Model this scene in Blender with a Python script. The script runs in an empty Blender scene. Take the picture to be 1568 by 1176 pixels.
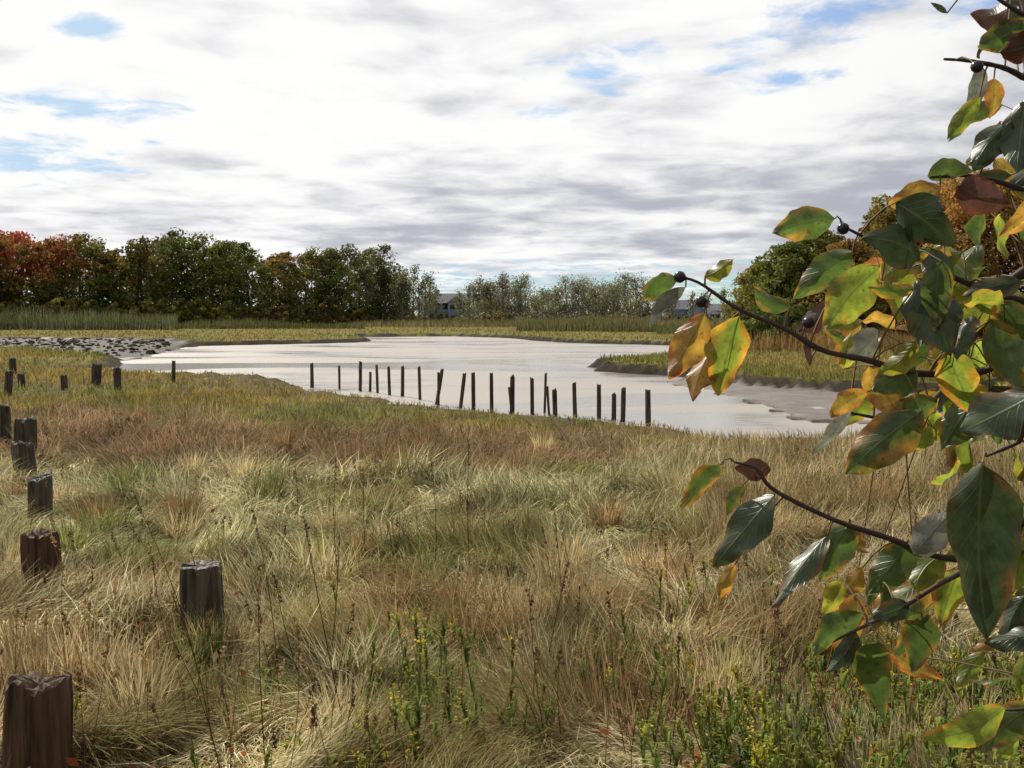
import bpy, math, random
import numpy as np
from mathutils import Vector
random.seed(7); rng=np.random.default_rng(7)
S=bpy.context.scene
S.view_settings.view_transform='Standard'; S.view_settings.look='None'; S.view_settings.exposure=0
# ---------------------------------------------------------------- camera
F=1539.0; PITCH=math.atan(106/F); CZ=2.5
cam=bpy.data.objects.new("camera",bpy.data.cameras.new("camera")); S.collection.objects.link(cam)
cam.location=(0,0,CZ); cam.rotation_euler=(math.pi/2-PITCH,0,0)
cam.data.sensor_width=36; cam.data.lens=F/1568*36; cam.data.clip_start=0.05; cam.data.clip_end=9000
S.camera=cam
cp,sp=math.cos(PITCH),math.sin(PITCH)
def ray(px,py):
    u=(px-784)/F; v=(588-py)/F
    return np.array([u,cp+v*sp,-sp+v*cp])
def G(px,py,z=0.0):      # survey: where a sighted point meets level z
    d=ray(px,py); t=(z-CZ)/d[2]; return d*t+np.array([0,0,CZ])
def W(px,py,dist):       # survey: sighted point at a known distance
    d=ray(px,py); return d*(dist/d[1])+np.array([0,0,CZ])
# ---------------------------------------------------------------- noise
TAB=rng.random((256,256))
def vn(x,y,s=0):
    x=np.asarray(x,float)+s*17.3; y=np.asarray(y,float)+s*9.7
    xi=np.floor(x).astype(int); yi=np.floor(y).astype(int); fx=x-xi; fy=y-yi
    fx=fx*fx*(3-2*fx); fy=fy*fy*(3-2*fy)
    a=TAB[xi&255,yi&255]; b=TAB[(xi+1)&255,yi&255]; c=TAB[xi&255,(yi+1)&255]; d=TAB[(xi+1)&255,(yi+1)&255]
    return (a*(1-fx)+b*fx)*(1-fy)+(c*(1-fx)+d*fx)*fy
def fbm(x,y,s=0,o=3):
    r=0;a=.5;t=0
    for i in range(o):
        r=r+a*vn(x*2**i,y*2**i,s+i*3); t+=a; a*=.5
    return r/t
def ss(a,b,x):
    t=np.clip((x-a)/(b-a),0,1); return t*t*(3-2*t)
# ---------------------------------------------------------------- mesh helpers
def mesh_obj(name,V,Q,C=None,mat=None,parent=None,smooth=False,uv=None):
    V=np.asarray(V,np.float32); Q=np.asarray(Q,np.int32); k=Q.shape[1]
    me=bpy.data.meshes.new(name); me.vertices.add(len(V)); me.vertices.foreach_set('co',V.ravel())
    me.loops.add(Q.size); me.loops.foreach_set('vertex_index',Q.ravel())
    me.polygons.add(len(Q)); me.polygons.foreach_set('loop_start',np.arange(len(Q),dtype=np.int32)*k)
    me.polygons.foreach_set('loop_total',np.full(len(Q),k,np.int32))
    if smooth: me.polygons.foreach_set('use_smooth',np.ones(len(Q),bool))
    me.update(calc_edges=True)
    if C is not None:
        C=np.asarray(C,np.float32)
        if C.shape[1]==3: C=np.hstack([C,np.ones((len(C),1),np.float32)])
        a=me.color_attributes.new('col','FLOAT_COLOR','POINT'); a.data.foreach_set('color',C.ravel())
    if uv is not None:
        a=me.attributes.new('luv','FLOAT_VECTOR','POINT'); a.data.foreach_set('vector',np.asarray(uv,np.float32).ravel())
    if mat: me.materials.append(mat)
    o=bpy.data.objects.new(name,me); S.collection.objects.link(o)
    if parent: o.parent=parent
    return o
def empty(name):
    o=bpy.data.objects.new(name,None); S.collection.objects.link(o); return o
class Buf:
    def __init__(s): s.V=[];s.Q=[];s.C=[];s.U=[];s.n=0
    def add(s,V,Q,C,U=None):
        V=np.asarray(V,float); s.V.append(V); s.Q.append(np.asarray(Q)+s.n); C=np.asarray(C,float)
        if C.ndim==1: C=np.tile(C,(len(V),1))
        s.C.append(C)
        if U is not None: s.U.append(U)
        s.n+=len(V)
    def obj(s,name,mat,parent=None,smooth=False):
        return mesh_obj(name,np.vstack(s.V),np.vstack(s.Q),np.vstack(s.C),mat,parent,smooth,np.vstack(s.U) if s.U else None)
def tube(buf,pts,rad,col,n=5):
    pts=np.asarray(pts,float); m=len(pts); rad=np.broadcast_to(rad,(m,))
    T=np.gradient(pts,axis=0); T/=np.linalg.norm(T,axis=1)[:,None]+1e-9
    ref=np.array([0.31,0.95,0.05]) if abs(T[0,2])>.6 else np.array([0,0.1,1.])
    A=np.cross(T,ref); A/=np.linalg.norm(A,axis=1)[:,None]+1e-9; B=np.cross(T,A)
    th=np.arange(n)*2*np.pi/n
    V=pts[:,None,:]+rad[:,None,None]*(A[:,None,:]*np.cos(th)[None,:,None]+B[:,None,:]*np.sin(th)[None,:,None])
    i=np.arange(m-1)[:,None]*n; j=np.arange(n)[None,:]; j2=(j+1)%n
    Q=np.stack([i+j,i+j2,i+n+j2,i+n+j],-1).reshape(-1,4)
    buf.add(V.reshape(-1,3),Q,col)
def curve(P,n):
    P=np.asarray(P,float); m=len(P); t=np.linspace(0,m-1,n); out=[]
    for q in t:
        i=min(int(q),m-2); f=q-i
        p0=P[max(i-1,0)];p1=P[i];p2=P[i+1];p3=P[min(i+2,m-1)]
        out.append(.5*((2*p1)+(-p0+p2)*f+(2*p0-5*p1+4*p2-p3)*f*f+(-p0+3*p1-3*p2+p3)*f**3))
    return np.array(out)
# ---------------------------------------------------------------- materials
def newmat(name):
    m=bpy.data.materials.new(name); m.use_nodes=True; nt=m.node_tree; nt.nodes.clear()
    return m,nt,nt.nodes.new('ShaderNodeOutputMaterial')
def N(nt,t,**k):
    n=nt.nodes.new(t)
    for a,b in k.items(): setattr(n,a,b)
    return n
def foliage_mat(name,trans=.35,nscale=8,var=.35,tboost=1.5):
    m,nt,out=newmat(name); L=nt.links.new
    at=N(nt,'ShaderNodeAttribute',attribute_name='col')
    tc=N(nt,'ShaderNodeTexCoord'); no=N(nt,'ShaderNodeTexNoise'); no.inputs['Scale'].default_value=nscale; no.inputs['Detail'].default_value=1
    L(tc.outputs['Object'],no.inputs['Vector'])
    mr=N(nt,'ShaderNodeMapRange'); mr.inputs[3].default_value=1-var; mr.inputs[4].default_value=1+var; mr.inputs[1].default_value=.3; mr.inputs[2].default_value=.7
    L(no.outputs[0],mr.inputs[0])
    mu=N(nt,'ShaderNodeVectorMath',operation='SCALE'); L(at.outputs['Color'],mu.inputs[0]); L(mr.outputs[0],mu.inputs['Scale'])
    p=N(nt,'ShaderNodeBsdfDiffuse')
    L(mu.outputs[0],p.inputs['Color'])
    if trans<=0: L(p.outputs[0],out.inputs[0]); return m
    t=N(nt,'ShaderNodeBsdfTranslucent'); m2=N(nt,'ShaderNodeVectorMath',operation='SCALE'); m2.inputs['Scale'].default_value=tboost
    L(mu.outputs[0],m2.inputs[0]); L(m2.outputs[0],t.inputs['Color'])
    mx=N(nt,'ShaderNodeMixShader'); mx.inputs[0].default_value=trans; L(p.outputs[0],mx.inputs[1]); L(t.outputs[0],mx.inputs[2]); L(mx.outputs[0],out.inputs[0])
    return m
M_grass=foliage_mat('marsh_grass_mat',.3,1.5,.3)
M_fol=foliage_mat('tree_foliage_mat',.35,.6,.3)
M_weed=foliage_mat('weed_mat',.35,10,.25,1.5)
M_rock=foliage_mat('rock_mat',0,6,.5)
def bark_mat():
    m,nt,out=newmat('bark_mat'); L=nt.links.new
    at=N(nt,'ShaderNodeAttribute',attribute_name='col'); p=N(nt,'ShaderNodeBsdfPrincipled'); p.inputs['Roughness'].default_value=.75
    no=N(nt,'ShaderNodeTexNoise'); no.inputs['Scale'].default_value=60
    tc=N(nt,'ShaderNodeTexCoord'); L(tc.outputs['Object'],no.inputs['Vector'])
    mr=N(nt,'ShaderNodeMapRange'); mr.inputs[3].default_value=.5; mr.inputs[4].default_value=1.5; L(no.outputs[0],mr.inputs[0])
    mu=N(nt,'ShaderNodeVectorMath',operation='SCALE'); L(at.outputs['Color'],mu.inputs[0]); L(mr.outputs[0],mu.inputs['Scale']); L(mu.outputs[0],p.inputs['Base Color'])
    L(p.outputs[0],out.inputs[0]); return m
M_bark=bark_mat()
def simple(name,col,rough=.7,nscale=3,var=.2):
    m,nt,out=newmat(name); L=nt.links.new; p=N(nt,'ShaderNodeBsdfPrincipled'); p.inputs['Roughness'].default_value=rough
    no=N(nt,'ShaderNodeTexNoise'); no.inputs['Scale'].default_value=nscale; no.inputs['Detail'].default_value=5
    tc=N(nt,'ShaderNodeTexCoord'); L(tc.outputs['Object'],no.inputs['Vector'])
    cr=N(nt,'ShaderNodeValToRGB'); cr.color_ramp.elements[0].position=.3; cr.color_ramp.elements[1].position=.7
    cr.color_ramp.elements[0].color=tuple(c*(1-var) for c in col)+(1,); cr.color_ramp.elements[1].color=tuple(min(1,c*(1+var)) for c in col)+(1,)
    L(no.outputs[0],cr.inputs[0]); L(cr.outputs[0],p.inputs['Base Color']); L(p.outputs[0],out.inputs[0]); return m
# ---------------------------------------------------------------- shoreline layout
far_pts=[(550,524),(555,516),(700,515),(790,518),(840,523),(950,527),(1030,529),(1120,530),(1240,531),(1240,535,.4),(1120,535,.4),(1040,537,.4),(960,543,.4),(906,559),(914,568),(990,575),(1060,581),(1150,595),(1290,604),(1480,616)]
near_pts=[(1480,655),(1290,652),(1130,655),(1090,648),(1000,640),(900,631),(780,622),(660,609),(560,598),(480,590),(440,581),(330,569),(190,557)]
left_pts=[(185,548),(230,543),(290,530),(450,527)]
A=[G(*q)[:2] for q in far_pts]; B=[G(a,b,.22)[:2] for a,b in near_pts]; C_=[G(a,b,0)[:2] for a,b in left_pts]
LOW=np.array(A+B+C_)                       # water basin
MUD_L=np.array([G(*p)[:2] for p in [(-260,519),(250,523),(300,529),(240,544),(190,552),(60,540),(-260,540)]])
MUD_R=np.array([G(*p)[:2] for p in [(1060,578),(1150,591),(1290,601),(1480,612),(1800,625),(1800,665),(1480,660),(1300,650),(1210,640),(1120,612),(1040,587)]])
def sdf(P,x,y):
    d=np.full(x.shape,1e18); ins=np.zeros(x.shape,bool); n=len(P)
    for i in range(n):
        a=P[i]; b=P[(i+1)%n]; e=b-a; wx=x-a[0]; wy=y-a[1]
        t=np.clip((wx*e[0]+wy*e[1])/(e@e),0,1); d=np.minimum(d,(wx-t*e[0])**2+(wy-t*e[1])**2)
        c=((a[1]>y)!=(b[1]>y)); 
        if abs(e[1])>1e-9: ins^=c&(x<(e[0]*(y-a[1])/e[1]+a[0]))
    d=np.sqrt(d); return np.where(ins,-d,d)
nb=sorted([(p[0]/p[1],p[1]) for p in B]+[(-.9,52.),(.9,26.)]); NU=np.array([p[0] for p in nb]); NY=np.array([p[1] for p in nb])
def terrain(x,y):
    wob=(fbm(x*.9,y*.9,1)-.5)*1.2+(vn(x*.25,y*.12,5)-.5)*1.4
    k=ss(15,45,y)
    sw=sdf(LOW,x,y)+wob*(.5+.7*k); sl=sdf(MUD_L,x,y)+wob; sr=sdf(MUD_R,x,y)+wob*.8
    sm=np.minimum(sl,sr); s=np.minimum(sw,sm)
    yy=np.maximum(y,.1); near=ss(1.5,-1.5,y-np.interp(x/yy,NU,NY)); near=np.where(y<5,1,near)
    hf=(.38+.10*(vn(x*.35,y*.2,9)-.5))*ss(-.05,.6,s)+.08*(fbm(x*.3,y*.3,3)-.5)*ss(1,4,s)
    hn=.04*ss(0,.4,s)+.44*ss(0,11,s)+.18*ss(9,22,s)+(fbm(x*1.1,y*1.1,4,2)-.5)*.22*ss(2,8,s)
    h=hf*(1-near)+hn*near
    mud=.03+.10*ss(0,1.5,sw)+(fbm(x*1.3,y*.6,8)-.5)*.14+ss(.4,2.5,-sl)*.12
    h=np.where(s<0,mud,h)
    bed=-.05-.35*ss(0,1.2,-sw)
    h=np.where((sw<0),np.where(sm<0,np.minimum(mud,.03+(fbm(x*1.3,y*.6,8)-.5)*.16),bed),h)
    return h,s,near,sw,sm
def H(x,y): return terrain(np.atleast_1d(np.asarray(x,float)),np.atleast_1d(np.asarray(y,float)))[0]
def h1(x,y): return float(H(x,y)[0])
# ---------------------------------------------------------------- ground sheet
def axis(c,a,lo,hi,n):
    t=np.linspace(math.asinh((lo-c)/a),math.asinh((hi-c)/a),n); return c+a*np.sinh(t)
xs=axis(0,14,-4000,4000,620); ys=axis(30,18,-400,6000,700)
X,Y=np.meshgrid(xs,ys); x=X.ravel(); y=Y.ravel()
h,s,near,sw,sm_=terrain(x,y)
nx,ny=len(xs),len(ys); i=np.arange(ny-1)[:,None]*nx; j=np.arange(nx-1)[None,:]
Q=np.stack([i+j,i+j+1,i+nx+j+1,i+nx+j],-1).reshape(-1,4)
n1=fbm(x*.15,y*.15,11)[:,None]; n2=fbm(x*.05,y*.08,12)[:,None]
cf=np.array([.17,.125,.035])*(1-n1)+np.array([.12,.13,.03])*n1
cf=cf*(.7+.6*n2)
cn=np.array([.075,.06,.03])*(1-n1)+np.array([.10,.07,.035])*n1
col=cf*(1-near[:,None])+cn*near[:,None]
mudc=np.array([.13,.105,.08])*(.7+.5*fbm(x*1.5,y*1.5,13)[:,None])
bank=np.array([.028,.022,.015])
wm=ss(1.0,.5,s)[:,None]*(1-near[:,None]); col=col*(1-wm)+bank*wm
inm=ss(.1,-.35,sm_)
m0=inm[:,None]; col=col*(1-m0)+mudc*m0
dk=(ss(0,-.6,sdf(MUD_L,x,y)))[:,None]; col=col*(1-dk*.55)
wet=inm*(1-dk[:,0]*.6)
col=np.hstack([col,wet[:,None]])
m,nt,out=newmat('marsh_ground_mat'); L=nt.links.new
at=N(nt,'ShaderNodeAttribute',attribute_name='col'); p=N(nt,'ShaderNodeBsdfPrincipled')
tc=N(nt,'ShaderNodeTexCoord'); no=N(nt,'ShaderNodeTexNoise'); no.inputs['Scale'].default_value=1.3; no.inputs['Detail'].default_value=6; no.inputs['Roughness'].default_value=.7; L(tc.outputs['Object'],no.inputs['Vector'])
mr=N(nt,'ShaderNodeMapRange'); mr.inputs[1].default_value=.3;mr.inputs[2].default_value=.7;mr.inputs[3].default_value=.6; mr.inputs[4].default_value=1.4; L(no.outputs[0],mr.inputs[0])
mu=N(nt,'ShaderNodeVectorMath',operation='SCALE'); L(at.outputs['Color'],mu.inputs[0]); L(mr.outputs[0],mu.inputs['Scale']); L(mu.outputs[0],p.inputs['Base Color'])
mr=N(nt,'ShaderNodeMapRange'); mr.inputs[3].default_value=1.0; mr.inputs[4].default_value=.45; L(at.outputs['Alpha'],mr.inputs[0]); L(mr.outputs[0],p.inputs['Roughness'])
mr=N(nt,'ShaderNodeMapRange'); mr.inputs[3].default_value=.1; mr.inputs[4].default_value=.45; L(at.outputs['Alpha'],mr.inputs[0]); L(mr.outputs[0],p.inputs['Specular IOR Level'])
bu=N(nt,'ShaderNodeBump'); bu.inputs['Strength'].default_value=.5; bu.inputs['Distance'].default_value=.06; no2=N(nt,'ShaderNodeTexNoise'); no2.inputs['Scale'].default_value=5; no2.inputs['Detail'].default_value=4
L(tc.outputs['Object'],no2.inputs['Vector']); L(no2.outputs[0],bu.inputs['Height']); L(bu.outputs[0],p.inputs['Normal']); L(p.outputs[0],out.inputs[0])
mesh_obj('marsh_ground',np.stack([x,y,h],1),Q,col,m,smooth=True)
# ---------------------------------------------------------------- water
m,nt,out=newmat('tidal_water_mat'); L=nt.links.new; p=N(nt,'ShaderNodeBsdfPrincipled')
tc=N(nt,'ShaderNodeTexCoord'); mp=N(nt,'ShaderNodeMapping'); mp.inputs['Scale'].default_value=(.4,.8,1); mp.inputs['Rotation'].default_value=(0,0,.3); L(tc.outputs['Object'],mp.inputs[0])
a=N(nt,'ShaderNodeTexNoise'); a.inputs['Scale'].default_value=.17; a.inputs['Detail'].default_value=7; a.inputs['Roughness'].default_value=.6; a.inputs['Distortion'].default_value=.8; L(mp.outputs[0],a.inputs['Vector'])
cr=N(nt,'ShaderNodeValToRGB'); cr.color_ramp.elements[0].position=.45; cr.color_ramp.elements[1].position=.56
cr.color_ramp.elements[0].color=(.30,.265,.225,1); cr.color_ramp.elements[1].color=(.23,.21,.18,1); L(a.outputs[0],cr.inputs[0]); L(cr.outputs[0],p.inputs['Base Color'])
mr=N(nt,'ShaderNodeMapRange'); mr.inputs[1].default_value=.45;mr.inputs[2].default_value=.56;mr.inputs[3].default_value=.42; mr.inputs[4].default_value=.17; L(a.outputs[0],mr.inputs[0]); L(mr.outputs[0],p.inputs['Roughness'])
p.inputs['Specular IOR Level'].default_value=.5
b=N(nt,'ShaderNodeTexNoise'); b.inputs['Scale'].default_value=4; b.inputs['Detail'].default_value=3; L(mp.outputs[0],b.inputs['Vector'])
bu=N(nt,'ShaderNodeBump'); bu.inputs['Strength'].default_value=.3; bu.inputs['Distance'].default_value=.045; L(b.outputs[0],bu.inputs['Height']); L(bu.outputs[0],p.inputs['Normal']); L(p.outputs[0],out.inputs[0])
V=[(-120,15,0),(120,15,0),(120,190,0),(-120,190,0)]
mesh_obj('tidal_creek_water',V,[[0,1,2,3]],None,m)
# ---------------------------------------------------------------- grass blades
POST=[]   # (x,y) of foreground posts for grass thinning
big=[(310,870,965,74,'sq'),(45,1056,1215,98,'rd'),(68,818,890,56,'rd'),(58,730,772,38,'sq'),(45,677,714,33,'rd'),(36,641,680,34,'sq'),(4,620,660,26,'rd'),
 (10,566,596,13,'rd'),(34,569,584,10,'rd'),(20,545,562,11,'rd'),(100,572,588,11,'rd'),(145,555,577,14,'rd'),(180,560,584,11,'rd'),(265,550,566,6,'rd')]
for b in big:
    g=G(b[0],b[2],.72 if b[2]>600 else .62); POST.append((g[0],g[1]))
def blades(buf,x,y,z,Ln,w,phi,th0,th1,col,K=3,twist=None):
    n=len(x); P=np.zeros((n,K+1,3)); P[:,0]=np.stack([x,y,z],1)
    dx,dy=np.cos(phi),np.sin(phi)
    for k in range(K):
        th=th0+(th1-th0)*((k+.5)/K); st=Ln/K
        P[:,k+1,0]=P[:,k,0]+st*np.sin(th)*dx; P[:,k+1,1]=P[:,k,1]+st*np.sin(th)*dy; P[:,k+1,2]=P[:,k,2]+st*np.cos(th)
    zf=z[:,None]+.02; P[:,:,2]=np.maximum(P[:,:,2],zf)
    P[:,0,2]=z-.03
    tw=phi+np.pi/2+(rng.random(n)-.5)*1.6 if twist is None else twist
    sd=np.stack([np.cos(tw),np.sin(tw),(rng.random(n)-.5)*.5],1)
    wk=np.array([.8,1,.75,.12]) if K==3 else np.linspace(1,.15,K+1)
    off=sd[:,None,:]*(w[:,None]*wk[None,:]*.5)[:,:,None]
    V=np.stack([P-off,P+off],2).reshape(-1,3)
    base=np.arange(n)[:,None]*(2*(K+1)); k=np.arange(K)[None,:]*2
    Q=np.stack([base+k,base+k+1,base+k+3,base+k+2],-1).reshape(-1,4)
    buf.add(V,Q,np.repeat(col,2*(K+1),0))
def near_field(n):
    t=.0205+(1/2.5-.0205)*rng.random(n)**1.45; y=1/t; x=y*(rng.random(n)*1.3-.65); return x,y
def zone(x,y):
    n=len(x); u=x/y
    jit=(fbm(x*.5,y*.5,21)-.5)
    yy=y*(1+.45*jit)
    red=ss(11.8,13.5,yy)*ss(21,17,yy)*ss(.32,.0,u)
    pale=ss(7.2,8.6,yy)*ss(13.2,11.8,yy)*ss(.28,.16,u)
    gold=ss(17,21,yy)
    rt=ss(.12,.25,u)*ss(7,9,y)*ss(26,20,y)
    g=fbm(x*.6,y*.6,22); g2=fbm(x*1.7,y*1.7,23)
    straw=np.array([.38,.295,.15]); green=np.array([.145,.165,.05]); palec=np.array([.62,.55,.35]); redc=np.array([.25,.15,.09]); goldc=np.array([.28,.20,.05]); brown=np.array([.23,.15,.075])
    r=rng.random(n)
    c=np.tile(straw,(n,1))
    def mixin(c,col,w): w=np.clip(w,0,1)[:,None]; return c*(1-w)+col*w
    c=mixin(c,brown,(ss(.46,.6,fbm(x*.7,y*.7,31)))*.7)
    c=mixin(c,green,ss(.44,.58,g)*.75*(r<.8)*(.45+.55*ss(5,7,y)))
    c=mixin(c,palec,(ss(.48,.60,g2))*.85*(r>.2))
    c=mixin(c,np.array([.50,.47,.27]),pale*.7*(rng.random(n)<.75)*ss(.35,.55,fbm(x*.9,y*.9,35)))
    c=mixin(c,green*1.3,pale*.6*(rng.random(n)<.5)*ss(.5,.4,fbm(x*.9,y*.9,35)))
    c=mixin(c,redc,red*.85)
    c=mixin(c,goldc,gold*.9); c=mixin(c,green*1.1,gold*ss(.47,.57,fbm(x*.25,y*.35,33))*.8)
    c=mixin(c,np.array([.35,.26,.14]),rt*.65)
    c=mixin(c,green,(rng.random(n)<.15)*.8)
    v=(.5+1.0*rng.random(n))[:,None]
    return c*v,red,pale,gold,rt,g
def weedzone(x,y):   # where the herbs crowd out the hay, by the photographer's right hand
    return ss(5.4,4.6,y+.35*(fbm(x*1.5,y*1.5,77)-.5)*4)*ss(.35,1.1,x)
grass=Buf()
x,y=near_field(300000)
h,s,near,sw,_=terrain(x,y)
k=(s>.15)&(near>.5); x,y,h,s=x[k],y[k],h[k],s[k]; n=len(x)
c,red,pale,gold,rt,g=zone(x,y)
ph=fbm(x*.6,y*.6,41,2)*np.pi*6+(rng.random(n)-.5)*1.7
clump=vn(x*2.0,y*2.0,42)
up=np.clip(ss(.5,.8,clump)*.7+rt*.7+red*.3+gold*.6,0,1)*(rng.random(n)<.8)
Ln=(.20+.28*rng.random(n))*(.6+.8*clump); Ln*=1-.35*gold; Ln*=.55+.45*ss(0,5,s); Ln*=1-.5*weedzone(x,y)
for (pxx,pyy) in POST:
    d=np.hypot(x-pxx,y-pyy+.15); Ln*=.6+.4*ss(.2,.6,d)
th0=.15+.45*rng.random(n); th1=(2.0-1.45*up)+(rng.random(n)-.5)*.9
blades(grass,x,y,h,Ln,(.0028+.00075*y)*(.6+.7*rng.random(n)),ph,th0,th1,c)
hand=[(720,985,.58,0),(905,960,.55,0),(410,745,.45,1),(930,800,.4,0),(1010,790,.4,0),(240,930,.42,0),(800,960,.45,2),(470,965,.4,1),(1150,1000,.42,0),(160,800,.35,1),(1020,880,.42,0),(650,880,.4,1),(1250,760,.42,0),(1340,740,.4,0),(1120,760,.4,0),(300,1000,.3,1),(335,985,.26,2),(280,985,.26,0),(85,925,.3,0),(40,905,.3,2)]
T=[(*G(a,b,.7)[:2],hh,ty) for a,b,hh,ty in hand]; NHAND=len(T)
for q in range(130):
    yy=1/(.045+.2*random.random()); xx=yy*(random.random()*1.2-.6); T.append((xx,yy,.25+.2*random.random(),random.choice([0,0,1,2,2])))
for it,(xx,yy,hh,ty) in enumerate(T):
    hz,s_,nr,_,_=terrain(np.array([xx]),np.array([yy]))
    if s_[0]<1 or nr[0]<.5: continue
    if it>=NHAND and min(math.hypot(xx-a,yy-b) for a,b in POST)<.6: continue
    n=int(200*min(1,9/yy)+40); a=rng.random(n)*2*np.pi; r=np.sqrt(rng.random(n))*(.10+.10*random.random())
    bx=xx+r*np.cos(a); by=yy+r*np.sin(a)
    base={0:np.array([.25,.165,.08]),1:np.array([.16,.17,.055]),2:np.array([.46,.37,.2])}[ty]
    c=base*(.6+.8*rng.random((n,1))); c[rng.random(n)<.2]*=1.4
    blades(grass,bx,by,np.full(n,hz[0]),hh*(.5+.7*rng.random(n)),(.0025+.0006*yy)*(.7+.6*rng.random(n)),a+(rng.random(n)-.5)*2,.03+.25*rng.random(n),.25+1.3*rng.random(n)**1.5,c)
grass.obj('marsh_grass',M_grass)
# far marsh grass and reeds
fg=Buf()
t=1/175+(1/24-1/175)*rng.random(130000); y=1/t; x=y*(rng.random(len(y))*1.5-.75)
h,s,near,sw,_=terrain(x,y); k=(s>.55)&(near<.5); x,y,h,s=x[k],y[k],h[k],s[k]; n=len(x)
g=fbm(x*.12,y*.10,51)[:,None]; edge=ss(5,1,s)[:,None]
c=np.array([.30,.21,.07])*(1-g)+np.array([.17,.16,.05])*g; c=c*(1-edge*.7)+np.array([.13,.15,.035])*edge*.7
c=c*(.7+.6*rng.random((n,1)))
blades(fg,x,y,h,(.10+.16*rng.random(n))*(.6+.8*vn(x*.8,y*.5,54)),(.0015*y)*(.6+.6*rng.random(n)),rng.random(n)*6.28,.1*np.ones(n),.3+.6*rng.random(n),c,K=2)
fg.obj('salt_marsh_grass',M_grass)
rd=Buf()
def reeds(px0,px1,d0,d1,n,hh,col,w=.09):
    d=d0+(d1-d0)*rng.random(n); u=(px0+(px1-px0)*rng.random(n)-784)/F; x=u*d; d=d+12*(fbm(x*.06,x*0,63)-.5); y=d
    h,s_,_,_,_=terrain(x,y); k=s_>.6; x,y,h=x[k],y[k],h[k]; n=len(x)
    c=np.array(col)*(.65+.7*rng.random((n,1)))*(.6+.8*fbm(x*.1,y*.1,61)[:,None])
    Lr=hh*(.6+.5*rng.random(n))*(.55+.9*vn(x*.12,y*.12,62))
    blades(rd,x,y,h,Lr,np.full(n,w)*(.6+.8*rng.random(n)),rng.random(n)*6.28,.03*np.ones(n),.1+.5*rng.random(n),c,K=2)
reeds(-150,280,140,158,7000,2.8,(.12,.125,.06),.12)
reeds(250,560,150,165,3000,1.2,(.10,.10,.04),.12)
reeds(540,1160,170,210,9000,1.1,(.15,.13,.06),.15)
reeds(790,1000,125,160,5000,1.6,(.14,.135,.06),.12)
reeds(1000,1160,110,135,2500,1.0,(.12,.13,.05),.1)
reeds(1120,1750,60,72,8000,1.0,(.22,.14,.055),.06)
rd.obj('reeds',M_grass)
# ---------------------------------------------------------------- trees
def leafquads(buf,P,size,Cc,outn=None):
    n=len(P); a=rng.normal(size=(n,3)); 
    if outn is not None: a=a*.8+outn
    a/=np.linalg.norm(a,axis=1)[:,None]; b=np.cross(a,rng.normal(size=(n,3))); b/=np.linalg.norm(b,axis=1)[:,None]; c=np.cross(a,b)
    sz=(size*(.6+.8*rng.random(n)))[:,None]*.5; b=b*sz; c=c*sz*.65
    V=np.stack([P-b,P+c,P+b*1.1,P-c],1).reshape(-1,3); Q=np.arange(4*n).reshape(n,4)
    buf.add(V,Q,np.repeat(Cc,4,0))
def tree(fb,bb,x,y,z,Ht,R,cols,leaves,size,low=.12,lobes=34,dens=1.0,shape='oak',barkc=(.07,.055,.045),tip=None,tipw=0):
    lean=rng.normal(size=2)*.03*Ht
    tp=np.array([[x,y,z-.3],[x+lean[0]*.3,y+lean[1]*.3,z+Ht*.3],[x+lean[0]*.7,y+lean[1]*.7,z+Ht*.6],[x+lean[0],y+lean[1],z+Ht*.9]])
    r0=Ht*.017+.03; tp=curve(tp,7); tube(bb,tp,np.linspace(r0,r0*.15,7),barkc,6)
    cs=np.array(cols); tone=random.uniform(.8,1.2); main=cs[random.randrange(len(cs))]
    nl=lobes; per=leaves//nl
    for i in range(nl):
        f=low+(1-low)*((i+.5)/nl)**.85; 
        if shape=='oak': env=R*(math.sin(math.pi*min(1,.14+.84*f))**.6)
        elif shape=='pine': env=R*(1.05-f)**.8
        else: env=R*(math.sin(math.pi*(.1+.85*f))**.8)
        ang=i*2.4+random.random()*.8; rr=env*(.35+.6*random.random())
        c=np.array([x+lean[0]*f+rr*math.cos(ang),y+lean[1]*f+rr*math.sin(ang),z+Ht*(f*.93+.02)])
        lr=R*(.22+.16*random.random())*(1.1-.45*f)
        if shape=='pine': lr*=.75
        k=min(6,max(0,int(f*.75*7))); st=tp[k]
        mid=(st+c)/2+np.array([0,0,-.04*Ht*random.random()])
        tube(bb,curve([st,mid,c],4),np.linspace(r0*.4*(1-f*.6),r0*.06,4),barkc,4)
        n=int(per*dens*(.6+.8*random.random())); d=rng.normal(size=(n,3)); d/=np.linalg.norm(d,axis=1)[:,None]
        rad=(.35+.75*rng.random(n)**.6)[:,None]*lr
        P=c+d*rad*np.array([1.15,1.15,.7 if shape!='pine' else .35])
        lc=(main*.6+.4*cs[random.randrange(len(cs))])*(.7+.6*random.random())*tone
        if tip is not None:
            tw=tipw*ss(.35,.85,f)*random.random()*1.6; tw=min(1,tw); lc=lc*(1-tw)+np.array(tip)*tw
        P[:,2]=np.maximum(P[:,2],z+.1)
        leafquads(fb,P,size,lc*(.7+.6*rng.random((n,1))),d+np.array([0,0,.4]))
DG=(.065,.08,.028); OL=(.125,.125,.035); YG=(.21,.19,.045); OR=(.28,.155,.045); RD=(.33,.085,.05); BR=(.18,.12,.05); MG=(.095,.125,.035)
fb,bb=Buf(),Buf()
def prof(px):  # crown-top sight line of the left wood
    return np.interp(px,[-200,0,60,110,150,200,240,300,340,380,410,440,480,520,560,600],[344,354,352,362,372,382,350,352,362,376,386,388,390,388,376,392])
px=-180
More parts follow.
